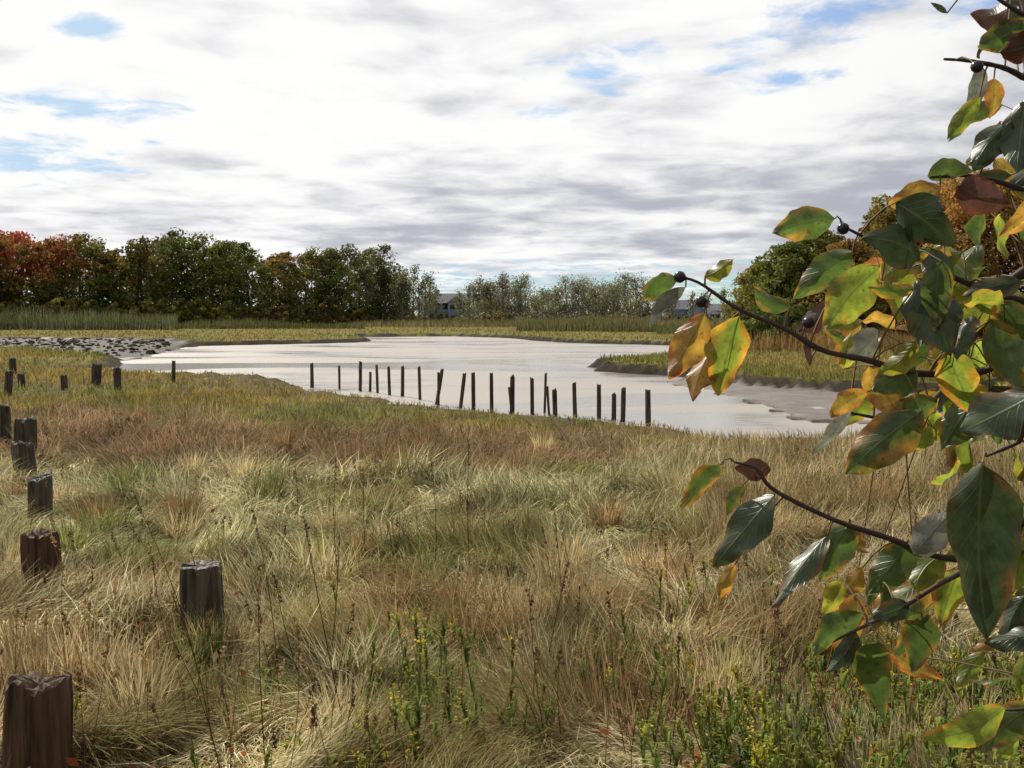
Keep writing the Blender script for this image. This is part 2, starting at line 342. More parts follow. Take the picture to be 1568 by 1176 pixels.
while px<578:
    for row in range(2):
        d=158+px*.05+row*13+random.random()*6+max(0,px-380)*.12
        top=prof(px)+random.uniform(-10,17)+row*3; X0=W(px+random.uniform(-12,12),top,d)
        Ht=(X0[2]-.4)*(1/.97); z=.4; rr=random.random(); tip=YG; tw=.4
        if px<115: cols=[OR,YG,MG] if rr<.35 else ([MG,OL,YG] if rr<.8 else [RD,OR]); tip=RD; tw=.85
        elif px<210: cols=[MG,YG,MG] if rr<.6 else [OL,OR,YG]; tip=OR; tw=.5
        elif px<390: cols=[DG,OL,MG] if rr<.75 else [OL,YG,MG]; tip=random.choice([YG,OL,BR]); tw=.4
        elif px<480: cols=[OL,MG,DG] if rr<.7 else [OL,BR]; tip=random.choice([OR,BR]); tw=.55
        else: cols=[DG,MG,OL]; tip=BR; tw=.3
        tree(fb,bb,X0[0],d,z,Ht,Ht*random.uniform(.3,.4),cols,2300,.52,low=.03,lobes=30,tip=tip,tipw=tw)
    px+=27
for q in range(60):
    px=-180+q*12.6; d=150+px*.05+random.random()*5+max(0,px-380)*.12; X0=W(px,480,d)
    tree(fb,bb,X0[0],d,.4,random.uniform(2.5,5),random.uniform(2,3),[YG,OL,YG] if random.random()<.35 else [DG,OL,BR],420,.45,low=0.02,lobes=9)
e=empty('autumn_woodland'); fb.obj('foliage',M_fol,e); bb.obj('trunks',M_bark,e)
# sparse far trees
fb,bb=Buf(),Buf()
GG=(.20,.20,.13); GB=(.22,.19,.13); GY=(.23,.23,.11)  # pale grey-greens, distance haze mixed into the leaf colour
def wispy(px,top,d,wpx,cols,leaves=600,dens=1.0,br=26,lo=.15):
    X0=W(px,top,d); Ht=X0[2]-.3; x,y,z=X0[0],d,.4; R=wpx/F*d
    tp=curve([[x,y,z-.3],[x+random.uniform(-.2,.2),y,z+Ht*.5],[x+random.uniform(-.6,.6),y,z+Ht*.97]],7); bc=(.18,.165,.145)
    tube(bb,tp,np.linspace(.19,.03,7),bc,5)
    for i in range(br):
        f=lo+(.95-lo)*random.random(); st=tp[int(f*6)]; ang=random.random()*6.28; ln=R*(1.15-f)*(.7+.6*random.random())
        en=st+np.array([math.cos(ang)*ln,math.sin(ang)*ln,ln*random.uniform(.9,2.0)])
        en[2]=min(en[2],z+Ht*random.uniform(.85,1))
        cv=curve([st,(st+en)/2+np.array([0,0,-.15*ln]),en],4); tube(bb,cv,np.linspace(.07,.02,4),bc,4)
        n=int(leaves/br*dens); t=rng.random((n,1))**.6; P=st+(en-st)*(.3+.8*t)+rng.normal(size=(n,3))*R*.2
        leafquads(fb,P,.36,np.array(random.choice(cols))*(.7+.6*rng.random((n,1))))
def gap(px): return 655<px<718 or 1015<px<1105
for px in list(range(560,668,9))+[575,590,602,615]: wispy(px,random.uniform(402,425) if px>585 else random.uniform(385,405),203+random.random()*25,17,[OL,MG,GG,DG],950 if px<625 else 500,lo=.3)
for px,tp_ in ((656,432),(668,440),(703,446),(718,436),(1012,440),(1030,452),(1060,450),(1082,447),(1108,440),(1128,428),(1145,420)): wispy(px,tp_,196+random.random()*12,13,[GG,OL,GY],300,lo=.3)
for px in list(range(724,812,9))+[745,770,795]: wispy(px,random.uniform(416,440),222+random.random()*25,17,[GG,GY,GB,OL],560,lo=.35)
for px in list(range(822,1004,9))+[890,905,925,940,955]: wispy(px,random.uniform(412,442) if 860<px<985 else random.uniform(438,456),222+random.random()*25,19,[GG,GY,GB,OL],560,lo=.3)
for px in range(560,1160,20):
    if not gap(px): wispy(px,random.uniform(454,470),215+random.random()*25,22,[GG,OL,GY,OL],420)
for px in range(545,1170,13):
    d=205+random.random()*20; X0=W(px,480,d); hh=random.uniform(1.6,3.4) if not gap(px) else random.uniform(1.4,2.6)
    tree(fb,bb,X0[0],d,.3,hh,random.uniform(1.6,2.6),[OL,GY,BR,GG],300,.4,low=.02,lobes=8)
for px in range(-400,2000,16):
    d=420+random.random()*60; X0=W(px,480,d); tree(fb,bb,X0[0],d,.3,random.uniform(5,7),7,[(.2,.21,.17),(.17,.18,.14)],260,1.3,low=.02,lobes=8)  # farthest row, leaf colours greyed to carry the aerial haze
e=empty('distant_treeline'); fb.obj('foliage',M_fol,e); bb.obj('trunks',M_bark,e)
# right wood : individual trees
right=[(1172,404,84,.46,'oak',[MG,OL,YG]),(1205,372,80,.42,'oak',[DG,MG,OL]),(1250,352,84,.40,'oak',[MG,MG,OL,YG]),(1300,372,76,.44,'oak',[MG,OL,OR]),(1345,318,86,.36,'pine',[DG,MG,OL]),(1385,300,82,.36,'oak',[OL,OR,MG]),
 (1440,280,78,.38,'oak',[OR,BR,OR,OL]),(1500,264,74,.38,'oak',[OR,OR,BR,YG]),(1560,252,72,.38,'oak',[OR,OR,OL]),(1640,255,74,.38,'oak',[OR,OL,MG]),(1720,265,74,.36,'oak',[OL,MG,OR]),(1800,275,76,.36,'oak',[OL,DG])]
for (px,top,d,rk,sh,cols) in right:
    X0=W(px,top,d); Ht=(X0[2]-.35)*1.03; f_,b_=Buf(),Buf()
    tree(f_,b_,X0[0],d,.35,Ht,Ht*rk,cols,11000,.28,low=.04,lobes=64,shape=sh,tip=YG if px<1290 else OR,tipw=.3)
    e=empty('pine_tree' if sh=='pine' else 'autumn_oak_tree'); f_.obj('foliage',M_fol,e); b_.obj('trunk_and_limbs',M_bark,e)
f_,b_=Buf(),Buf()
for q in range(40):
    px=1140+q*17; d=72+random.random()*8; X0=W(px,480,d); tree(f_,b_,X0[0],d,.35,random.uniform(1.8,3.6) if px>1200 else random.uniform(1.5,2.4),random.uniform(1.3,2.0),[OL,MG,YG,BR] if px>1250 else [MG,OL,DG],900,.22,low=.02,lobes=9)
e=empty('shrub_thicket'); f_.obj('foliage',M_fol,e); b_.obj('stems',M_bark,e)
# ---------------------------------------------------------------- houses
M_glass=simple('window_glass_mat',(.05,.06,.08),.15); M_trim=simple('pale_trim_mat',(.36,.37,.4)); M_roof=simple('shingle_roof_mat',(.11,.115,.14),.9,6); M_brick=simple('chimney_brick_mat',(.25,.12,.08))
def box(name,c,sz,mat,par):
    x,y,z=c; a,b,h=sz[0]/2,sz[1]/2,sz[2]/2
    V=[(x-a,y-b,z-h),(x+a,y-b,z-h),(x+a,y+b,z-h),(x-a,y+b,z-h),(x-a,y-b,z+h),(x+a,y-b,z+h),(x+a,y+b,z+h),(x-a,y+b,z+h)]
    return mesh_obj(name,V,[[0,3,2,1],[4,5,6,7],[0,1,5,4],[1,2,6,5],[2,3,7,6],[3,0,4,7]],None,mat,par)
def house(name,px,d,w,dep,eave,ridge,wall,gable_front=False):
    e=empty(name); X0=W(px,480,d); x=X0[0]; z0=.4; y=d
    Mw=simple(name+'_siding_mat',wall,.8,2,.08)
    box('walls',(x,y,(z0+eave)/2),(w,dep,eave-z0),Mw,e)
    def gable(cx,cy,w,dep,eave,ridge,front,nm):
        o=.4
        if not front:
            V=[(cx-w/2-o,cy-dep/2-o,eave),(cx+w/2+o,cy-dep/2-o,eave),(cx+w/2+o,cy+dep/2+o,eave),(cx-w/2-o,cy+dep/2+o,eave),(cx-w/2-o,cy,ridge),(cx+w/2+o,cy,ridge)]
            Fq=[[0,1,5,4],[2,3,4,5]]; Tq=[[0,4,3,3],[1,2,5,5]]
        else:
            V=[(cx-w/2-o,cy-dep/2-o,eave),(cx+w/2+o,cy-dep/2-o,eave),(cx+w/2+o,cy+dep/2+o,eave),(cx-w/2-o,cy+dep/2+o,eave),(cx,cy-dep/2-o,ridge),(cx,cy+dep/2+o,ridge)]
            Fq=[[0,4,5,3],[1,2,5,4]]; Tq=[[0,1,4,4],[2,3,5,5]]
        me=bpy.data.meshes.new(nm); me.from_pydata(V,[],Fq+[t[:3] for t in Tq]+[[0,3,2,1]]); me.materials.append(M_roof); me.materials.append(Mw)
        for i in (2,3): me.polygons[i].material_index=1
        ob=bpy.data.objects.new(nm,me); S.collection.objects.link(ob); ob.parent=e
    gable(x,y,w,dep,eave,ridge,gable_front,'roof')
    ww=w*.36; wx=x+w*.22
    box('front_wing',(wx,y-dep/2-1,(z0+eave-.1)/2),(ww,2,eave-.1-z0),Mw,e); gable(wx,y-dep/2-.6,ww,2.0,eave-.08,ridge-.7,True,'wing_roof')
    fy=y-dep/2-.03
    for r,zz in enumerate([z0+1.6,z0+1.6+2.5][:2 if eave-z0>4 else 1]):
        for kx in (-.38,-.2,-.04):
            box('window_frame',(x+kx*w,fy,zz),(1.2,.08,1.4),M_trim,e); box('window_pane',(x+kx*w,fy-.05,zz),(1.0,.06,1.2),M_glass,e)
        for kx in (.14,.3):
            box('window_frame',(x+kx*w,y-dep/2-2.03,zz),(1.2,.08,1.4),M_trim,e); box('window_pane',(x+kx*w,y-dep/2-2.08,zz),(1.0,.06,1.2),M_glass,e)
    box('door',(x-w*.46,fy-.02,z0+1.0),(.9,.08,2.0),M_trim,e)
    box('chimney',(x-w*.25,y+.6,(eave+ridge+.7)/2+.1),(.8,.8,ridge-eave+.9),M_brick,e)
house('gray_shingle_house',686,236,10,8,5.2,7.5,(.22,.24,.31))
house('tan_house',752,262,9,8,5.2,7.8,(.26,.23,.22))
house('blue_gray_house',1045,238,9,8,3.8,6.0,(.18,.22,.32))
house('white_house',1096,250,8,7,3.6,5.2,(.55,.55,.58))
# ---------------------------------------------------------------- wooden posts
def wood(name,c0,c1,c2):
    m,nt,out=newmat(name); L=nt.links.new; p=N(nt,'ShaderNodeBsdfPrincipled'); p.inputs['Roughness'].default_value=.9; p.inputs['Specular IOR Level'].default_value=.2
    tc=N(nt,'ShaderNodeTexCoord'); mp=N(nt,'ShaderNodeMapping'); mp.inputs['Scale'].default_value=(30,30,2.5); L(tc.outputs['Object'],mp.inputs[0])
    no=N(nt,'ShaderNodeTexNoise'); no.inputs['Scale'].default_value=1; no.inputs['Detail'].default_value=6; L(mp.outputs[0],no.inputs['Vector'])
    cr=N(nt,'ShaderNodeValToRGB'); cr.color_ramp.elements[0].position=.3; cr.color_ramp.elements[0].color=c0+(1,); cr.color_ramp.elements[1].position=.72; cr.color_ramp.elements[1].color=c1+(1,); L(no.outputs[0],cr.inputs[0])
    n2=N(nt,'ShaderNodeTexNoise'); n2.inputs['Scale'].default_value=22; n2.inputs['Detail'].default_value=5; L(tc.outputs['Object'],n2.inputs['Vector'])
    cr2=N(nt,'ShaderNodeValToRGB'); cr2.color_ramp.elements[0].position=.40; cr2.color_ramp.elements[0].color=tuple(a*.25 for a in c2)+(1,); cr2.color_ramp.elements[1].position=.62; cr2.color_ramp.elements[1].color=c2+(1,); L(n2.outputs[0],cr2.inputs[0])
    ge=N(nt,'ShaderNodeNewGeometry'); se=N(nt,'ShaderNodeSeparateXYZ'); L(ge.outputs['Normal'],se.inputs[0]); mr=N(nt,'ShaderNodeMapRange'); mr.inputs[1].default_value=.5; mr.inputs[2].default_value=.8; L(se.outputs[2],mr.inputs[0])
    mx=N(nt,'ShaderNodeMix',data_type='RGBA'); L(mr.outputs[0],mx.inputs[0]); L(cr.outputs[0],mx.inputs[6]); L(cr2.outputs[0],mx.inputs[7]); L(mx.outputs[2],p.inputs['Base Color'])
    bu=N(nt,'ShaderNodeBump'); bu.inputs['Strength'].default_value=.9; bu.inputs['Distance'].default_value=.025; L(no.outputs[0],bu.inputs['Height']); L(bu.outputs[0],p.inputs['Normal']); L(p.outputs[0],out.inputs[0]); return m
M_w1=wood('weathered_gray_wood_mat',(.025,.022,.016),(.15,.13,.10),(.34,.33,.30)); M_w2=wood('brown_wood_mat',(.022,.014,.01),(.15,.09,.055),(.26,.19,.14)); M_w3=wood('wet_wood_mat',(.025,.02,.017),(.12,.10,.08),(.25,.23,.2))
def post(x,y,z0,z1,w,kind,mat,lean=(0,0),name='wooden_post',rough=.06,nseg=20,topv=.05):
    hgt=z1-z0; rings=10; V=[];Fc=[]; sq=kind=='sq'; ra=random.random()*6; tl=random.uniform(-.08,.08)
    yaw=.3+random.uniform(-.2,.2) if sq else 0
    split=[random.random()*6.28 for _ in range(4)]; sd_=[random.uniform(.05,.13) for _ in split]
    def rad(a,t):
        r=w/2
        if sq:
            aa=a-yaw; r=w/2*.88/((abs(math.cos(aa))**6+abs(math.sin(aa))**6)**(1/6))
        r*=1+rough*(float(vn(a*2.2+ra*9,t*2+ra))-.5)*2.4+rough*.3*math.sin(a*7+ra)
        for sp_,dp in zip(split,sd_):
            dd=abs((a-sp_+math.pi+.15*math.sin(t*5+ra))%(2*math.pi)-math.pi); r*=1-dp*math.exp(-(dd/.08)**2)
        return r
    for k in range(rings+1):
        t=k/rings
        for q in range(nseg):
            a=q*2*math.pi/nseg; r=rad(a,t)*(1-.05*t)
            z=z0+hgt*t; 
            if k==rings: z+=(float(vn(a*1.7+ra,ra*3))-.5)*w*topv*2+(float(vn(a*6+ra,ra*5))-.5)*w*topv+tl*math.cos(a-ra)*w; r*=.96
            V.append((lean[0]*t*hgt+r*math.cos(a),lean[1]*t*hgt+r*math.sin(a),z-z0))
    for fr,dz in ((.90,.02),(.5,.0),(.22,-.01)):
        for q in range(nseg):
            b=V[rings*nseg+q]; cx,cy=lean[0]*hgt,lean[1]*hgt
            V.append((cx+(b[0]-cx)*fr,cy+(b[1]-cy)*fr,b[2]*fr+(hgt)*(1-fr)+dz*w+(random.random()-.5)*topv*.6*w))
    V.append((lean[0]*hgt,lean[1]*hgt,hgt-.006))
    for k in range(rings+3):
        for q in range(nseg): Fc.append((k*nseg+q,k*nseg+(q+1)%nseg,(k+1)*nseg+(q+1)%nseg,(k+1)*nseg+q))
    c=len(V)-1; k=(rings+3)*nseg
    for q in range(nseg): Fc.append((k+q,k+(q+1)%nseg,c))
    me=bpy.data.meshes.new(name); me.from_pydata(V,[],Fc); me.materials.append(mat)
    o=bpy.data.objects.new(name,me); o.location=(x,y,z0); S.collection.objects.link(o)
for b,(x0,y0) in zip(big,POST):
    w=b[3]/F*y0; zt=W(b[0],b[1]+3,y0-w*.3)[2]
    first=b[0]==310
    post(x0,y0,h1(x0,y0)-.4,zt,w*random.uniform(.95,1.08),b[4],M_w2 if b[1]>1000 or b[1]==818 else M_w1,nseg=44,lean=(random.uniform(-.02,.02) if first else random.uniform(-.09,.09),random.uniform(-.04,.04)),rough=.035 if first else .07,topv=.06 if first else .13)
row=[(478,555,588,6,0),(520,558,590,4,0),(551,555,592,5,.06),(553,560,594,4,-.05),(566,566,594,4,0),(579,558,596,4,-.05),(597,560,599,5,0),(616,562,601,6,0),(644,563,606,5,0),(664,567,613,6,.15),(671,567,614,4,0),(702,569,618,6,.12),(725,571,622,6,0),(753,572,625,6,0),(784,578,628,8,0),(788,590,629,4,-.1),(815,580,628,6,0),(833,573,625,4,.02),(843,592,629,4,-.1),(851,597,630,8,0),(882,588,631,7,0),(917,590,633,7,0),(940,605,635,8,0),(953,594,638,8,.04),(993,598,644,9,-.03)]
for (px,tp_,bs,wp,ln) in row:
    g=G(px,bs,.12); zt=W(px,tp_+random.uniform(-2,4),g[1])[2]; z0=-.5
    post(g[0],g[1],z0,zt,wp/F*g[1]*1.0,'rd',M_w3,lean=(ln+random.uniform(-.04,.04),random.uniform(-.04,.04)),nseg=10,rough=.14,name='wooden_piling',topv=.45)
# ---------------------------------------------------------------- rocks on the left flat
rk=Buf()
import bmesh
bm=bmesh.new(); bmesh.ops.create_icosphere(bm,subdivisions=2,radius=1); bv=np.array([v.co[:] for v in bm.verts]); bf=np.array([[v.index for v in f.verts] for f in bm.faces]); bm.free()
for q in range(800):
    px=random.uniform(-160,262); py=random.gauss(525,6) if random.random()<.6 else random.uniform(514,546)
    g=G(px,py,.1); s_=terrain(np.array([g[0]]),np.array([g[1]]))
    if s_[1][0]>.2 or s_[0][0]<-.02: continue
    r=random.uniform(.04,.17)*(1 if random.random()<.9 else 2.0); sc=np.array([random.uniform(.8,1.5),random.uniform(.8,1.3),random.uniform(.5,.9)])*r
    V=bv*(1+(rng.random((len(bv),1))-.5)*.6)*sc+np.array([g[0],g[1],max(0,s_[0][0])+r*.05]); v=random.uniform(.4,1.8)
    rk.add(V,bf,np.array([.06,.05,.04])*v)
rk.obj('rubble_rocks',M_rock)
# ---------------------------------------------------------------- weeds, stalks, fallen leaves
wd=Buf()
def weed(x,y,ht,lc,flower,lean=.25):
    z=h1(x,y); a=random.random()*6.28; top=np.array([x+math.cos(a)*lean*ht,y+math.sin(a)*lean*ht,z+ht])
    cv=curve([[x,y,z],[x+.2*(top[0]-x),y+.2*(top[1]-y),z+ht*.5],top],6); tube(wd,cv,np.linspace(.0028,.001,6),(.13,.10,.05),4)
    n=int(36*ht/.4)+8; f=.15+.85*rng.random(n); P=np.array([np.interp(f,np.linspace(0,1,6),cv[:,q]) for q in range(3)]).T
    ph=rng.random(n)*6.28; ll=.048*(1.15-f*.65)*(.5+.9*rng.random(n))
    c=np.array(lc)*(.5+.9*rng.random((n,1)))
    blades(wd,P[:,0],P[:,1],P[:,2]+.02,ll,ll*.26,ph,.7+.8*rng.random(n),1.3+.8*rng.random(n),c,K=3,twist=ph+np.pi/2)
    if flower:
        n=30; P=top+rng.normal(size=(n,3))*np.array([.014,.014,.03]); leafquads(wd,P,.011,np.array([.58,.44,.04])*(.7+.5*rng.random((n,1))))
GC=[(.17,.215,.05),(.24,.26,.06),(.13,.17,.05),(.26,.24,.06)]
for q in range(900):
    if q<780:
        g=[random.uniform(.45,2.9),random.uniform(3.1,5.3)]
        if weedzone(np.array([g[0]]),np.array([g[1]]))[0]<random.random()*.8: continue
        weed(g[0],g[1],random.uniform(.16,.36),random.choice(GC),random.random()<.14,.35)
    else:
        g=G(random.gauss(670,120),random.uniform(960,1240),.7); weed(g[0],g[1],random.uniform(.15,.34),random.choice(GC[:3]),random.random()<.2)
for (px,py,ht) in [(655,1130,.62),(690,1180,.62),(610,1110,.5),(735,1200,.6),(560,1130,.5),(780,1160,.5),(985,1170,.42),(1000,1190,.42),(1010,960,.4),(1060,930,.42),(1045,980,.4),(670,1090,.5),(640,1200,.6),(520,980,.4),(1085,900,.35),(110,1170,.3),(1180,900,.35),(1350,860,.35),(960,1010,.35),(625,1060,.5),(645,1100,.55)]:
    g=G(px,py,.7); weed(g[0],g[1],ht,(.15,.18,.055),random.random()<.6,.12)
wd.obj('goldenrod_weeds',M_weed)
st=Buf()
def stalk(p0,p1,w=.0048,c=(.10,.06,.035)):
    p0=np.array(p0);p1=np.array(p1); m_=(p0+p1)/2+np.array([random.uniform(-.03,.03),0,.03]); tube(st,curve([p0,m_,p1],6),np.linspace(w,w*.4,6),c,4)
    n=26; P=p1+(p0-p1)*(rng.random((n,1))*.18)+rng.normal(size=(n,3))*.005; leafquads(st,P,.016,np.array(c)*(.8+.8*rng.random((n,1))))
for (a,b,c,d) in [(235,950,170,815),(310,1010,200,745),(265,1000,232,850),(520,880,514,700),(560,840,556,715),(665,870,660,700),(722,900,718,672),(455,790,452,715),(430,1040,388,780),(480,1050,420,880),(330,1120,262,905),(410,1176,395,900),(540,1120,465,790),(345,1160,255,960),(500,1020,520,820),(860,960,850,800),(820,1050,870,860)]:
    g=G(a,b,.72); stalk((g[0],g[1],h1(g[0],g[1])),W(c,d,g[1]+random.uniform(-.3,.3)),.0036)
for q in range(240):
    g=G(random.uniform(-100,1650),random.uniform(760,1240),.72); z=h1(g[0],g[1]); hh=random.uniform(.35,.75); a=random.random()*6.28; l=random.uniform(.05,.45)*hh
    stalk((g[0],g[1],z),(g[0]+math.cos(a)*l,g[1]+math.sin(a)*l*.5,z+hh),.0024,random.choice([(.16,.10,.05),(.09,.055,.035),(.30,.21,.1)]))
st.obj('dry_grass_stalks',M_grass)
fl=Buf(); n=480; t=1/14+(1/3.2-1/14)*rng.random(n); y=1/t; x=y*(rng.random(n)*1.2-.6); z=H(x,y)+.10+.18*rng.random(n)
cc=np.array([[.28,.10,.04],[.24,.06,.03],[.34,.19,.11],[.42,.31,.2],[.17,.07,.04]])[rng.integers(0,5,n)]*(.7+.6*rng.random((n,1)))
leafquads(fl,np.stack([x,y,z],1),.045,cc,np.tile([0,-.3,.6],(n,1))); fl.obj('fallen_leaves',M_weed)
# ---------------------------------------------------------------- foreground leafy shrub
m,nt,out=newmat('shrub_leaf_mat'); L=nt.links.new
at=N(nt,'ShaderNodeAttribute',attribute_name='col'); uv=N(nt,'ShaderNodeAttribute',attribute_name='luv'); se=N(nt,'ShaderNodeSeparateXYZ'); L(uv.outputs['Vector'],se.inputs[0])
def MA(op,a,b=None):
    q=N(nt,'ShaderNodeMath',operation=op)
    for i_,v_ in enumerate((a,b)):
        if v_ is None: continue
        if hasattr(v_,'is_linked'): L(v_,q.inputs[i_])
        else: q.inputs[i_].default_value=v_
    return q.outputs[0]
ab=MA('ABSOLUTE',se.outputs[1]); ph_=MA('SUBTRACT',MA('MULTIPLY',se.outputs[0],8.0),MA('MULTIPLY',MA('POWER',ab,.8),2.6))
fr=MA('ABSOLUTE',MA('SUBTRACT',MA('FRACT',ph_),.5)); vein=N(nt,'ShaderNodeMapRange'); vein.inputs[1].default_value=.0; vein.inputs[2].default_value=.10; vein.inputs[3].default_value=1; vein.inputs[4].default_value=0; L(fr,vein.inputs[0])
mid=N(nt,'ShaderNodeMapRange'); mid.inputs[1].default_value=.02; mid.inputs[2].default_value=.07; mid.inputs[3].default_value=1; mid.inputs[4].default_value=0; L(ab,mid.inputs[0])
vv=MA('MAXIMUM',MA('MULTIPLY',vein.outputs[0],.45),mid.outputs[0])
tc=N(nt,'ShaderNodeTexCoord'); no=N(nt,'ShaderNodeTexNoise'); no.inputs['Scale'].default_value=70; no.inputs['Detail'].default_value=5; no.inputs['Roughness'].default_value=.65; L(tc.outputs['Object'],no.inputs['Vector'])
mr=N(nt,'ShaderNodeMapRange'); mr.inputs[1].default_value=.3;mr.inputs[2].default_value=.7;mr.inputs[3].default_value=.55; mr.inputs[4].default_value=1.35; L(no.outputs[0],mr.inputs[0])
mu=N(nt,'ShaderNodeVectorMath',operation='SCALE'); L(at.outputs['Color'],mu.inputs[0]); L(mr.outputs[0],mu.inputs['Scale'])
nb2=N(nt,'ShaderNodeTexNoise'); nb2.inputs['Scale'].default_value=160; nb2.inputs['Detail'].default_value=3; L(tc.outputs['Object'],nb2.inputs['Vector'])
sp_=N(nt,'ShaderNodeMapRange'); sp_.inputs[1].default_value=.62; sp_.inputs[2].default_value=.70; sp_.inputs[3].default_value=0; sp_.inputs[4].default_value=.6; L(nb2.outputs[0],sp_.inputs[0])
mb=N(nt,'ShaderNodeMix',data_type='RGBA'); L(sp_.outputs[0],mb.inputs[0]); L(mu.outputs[0],mb.inputs[6]); mb.inputs[7].default_value=(.05,.02,.01,1)
mx=N(nt,'ShaderNodeMix',data_type='RGBA'); L(MA('MULTIPLY',vv,.4),mx.inputs[0]); L(mb.outputs[2],mx.inputs[6]); mx.inputs[7].default_value=(.20,.19,.05,1)
p=N(nt,'ShaderNodeBsdfPrincipled'); p.inputs['Roughness'].default_value=.38; p.inputs['Specular IOR Level'].default_value=.45; L(mx.outputs[2],p.inputs['Base Color'])
bh=MA('ADD',vv,MA('MULTIPLY',no.outputs[0],-.8))
bu=N(nt,'ShaderNodeBump'); bu.inputs['Strength'].default_value=.45; bu.inputs['Distance'].default_value=.0012; bu.invert=True; L(bh,bu.inputs['Height']); L(bu.outputs[0],p.inputs['Normal'])
t=N(nt,'ShaderNodeBsdfTranslucent'); m2=N(nt,'ShaderNodeVectorMath',operation='SCALE'); m2.inputs['Scale'].default_value=2.4; 
mv=N(nt,'ShaderNodeMix',data_type='RGBA'); L(MA('MULTIPLY',vv,.5),mv.inputs[0]); L(mb.outputs[2],mv.inputs[6]); mv.inputs[7].default_value=(.03,.04,.01,1)
L(mv.outputs[2],m2.inputs[0]); L(m2.outputs[0],t.inputs['Color'])
ms=N(nt,'ShaderNodeMixShader'); L(at.outputs['Alpha'],ms.inputs[0]); L(p.outputs[0],ms.inputs[1]); L(t.outputs[0],ms.inputs[2]); L(ms.outputs[0],out.inputs[0])
M_leaf=m
lf=Buf(); sm=Buf(); be=Buf()
TY={'G':((.055,.09,.018),(.30,.14,.02),.38,.08),'Y':((.13,.17,.02),(.38,.17,.02),.5,.12),'O':((.27,.16,.025),(.30,.08,.02),.48,.2),'D':((.032,.055,.02),(.14,.06,.02),.16,.05),'P':((.08,.035,.025),(.12,.04,.02),.2,.1),'S':((.17,.18,.14),(.2,.17,.1),.2,.0),'L':((.19,.20,.02),(.32,.20,.03),.5,.1)}
def leaf(p0,p1,w,ty,tilt=None):
    p0=np.array(p0);p1=np.array(p1); ax=p1-p0; Lg=np.linalg.norm(ax); ax/=Lg
    view=p0-np.array([0,0,CZ]); view/=np.linalg.norm(view)
    sd_=np.cross(ax,view); sd_/=np.linalg.norm(sd_); nrm=np.cross(sd_,ax)
    a=random.gauss(0,.45) if tilt is None else tilt; sd2=sd_*math.cos(a)+nrm*math.sin(a); n2_=np.cross(sd2,ax)
    ns,ntv=17,9; s_=np.linspace(0,1,ns)[:,None]; t_=np.linspace(-1,1,ntv)[None,:]
    wid=w*.5*np.sin(np.pi*s_**.82)**.75*(1-.25*s_**3); wid[0]=.0004; wid[-1]=.0002
    wid=wid*(1+.05*np.sin(s_*23+random.random()*6))
    fold=random.uniform(.1,.5); bend=random.uniform(-.35,.35)*Lg; wa=random.random()*6; 
    off=np.abs(t_)*wid*fold+bend*(4*s_*(1-s_))*.5*np.ones_like(t_)+.10*w*np.sin(s_*11+wa+t_*2)*np.abs(t_)**1.5
    asym=random.uniform(-.09,.09)*Lg*np.sin(np.pi*s_)
    V=p0+ax*(s_*Lg)[...,None]+sd2*((t_*wid+asym)[...,None])+n2_*off[...,None]
    i=np.arange(ns-1)[:,None]*ntv; j=np.arange(ntv-1)[None,:]; Q=np.stack([i+j,i+j+1,i+ntv+j+1,i+ntv+j],-1).reshape(-1,4)
    c0,c1,tr,eb=TY[ty]; sd0=random.random()*90
    e_=np.abs(t_)*.75+.5*np.abs(s_-.42)**1.2+(fbm(s_*5+sd0,t_*2.2+s_*0,71)-.5)*1.1; e_=ss(.6,1.2,e_+random.uniform(-.2,.15)+eb)[...,None]
    gm=ss(.45,.75,fbm(s_*3+sd0,t_*1.4+3+s_*0,75))[...,None]
    br=random.uniform(.75,1.2); C=(np.array(c0)*(1-e_)+np.array(c1)*e_)
    if ty=='O': C=C*(1-gm*.6)+np.array([.12,.12,.02])*gm*.6
    C=C*br
    C=np.concatenate([C,np.full(C.shape[:2]+(1,),tr)],2)
    U=np.stack([s_+t_*0,t_+s_*0,s_*0+t_*0],-1)
    lf.add(V.reshape(-1,3),Q,C.reshape(-1,4),U.reshape(-1,3))
TR=np.array([.92,1.25,0])
brs=[ [(1600,560,1.05),(1500,572,1.05),(1400,568,1.02),(1330,555,1.0),(1260,535,1.0),(1200,500,1.0),(1130,470,1.0),(1075,437,1.0),(1040,423,1.0)],
 [(1620,800,1.0),(1530,850,.98),(1440,850,.97),(1370,830,.96),(1290,798,.95),(1215,768,.95),(1175,742,.95),(1160,715,.95),(1125,708,.95)],
 [(1620,500,1.1),(1530,450,1.1),(1450,420,1.08),(1400,393,1.06),(1340,368,1.04),(1290,342,1.02)],
 [(1640,190,1.05),(1560,120,1.05),(1500,95,1.05),(1445,88,1.05)],
 [(1640,330,1.05),(1560,290,1.05),(1480,270,1.03),(1425,272,1.02)],
 [(1620,800,.9),(1540,842,.9),(1450,890,.9),(1380,932,.92),(1310,962,.93),(1250,990,.94)],
 [(1620,420,1.3),(1500,500,1.3),(1440,600,1.25),(1380,640,1.2),(1300,630,1.2)],
 [(1640,60,1.0),(1570,20,1.0),(1500,-20,1.0)],
 [(1640,640,.8),(1560,680,.8),(1510,700,.8)],[(1660,1040,.9),(1590,1080,.9),(1540,1085,.9)]]
BP=[]
for b in brs:
    pts=[W(q[0]+random.uniform(-4,4)*(0 if i_ in (0,len(b)-1) else 1),q[1]+random.uniform(-4,4),q[2]) for i_,q in enumerate(b)]; root=np.array([TR[0]+random.uniform(-.03,.03),TR[1]+random.uniform(-.1,.1),max(.8,pts[0][2]-.25)])
    cv=curve([root]+pts,40); tube(sm,cv,np.linspace(.0042,.0010,40)*b[0][2]*(1+.25*rng.random(40)),(.05,.03,.022),6); BP.append(cv)
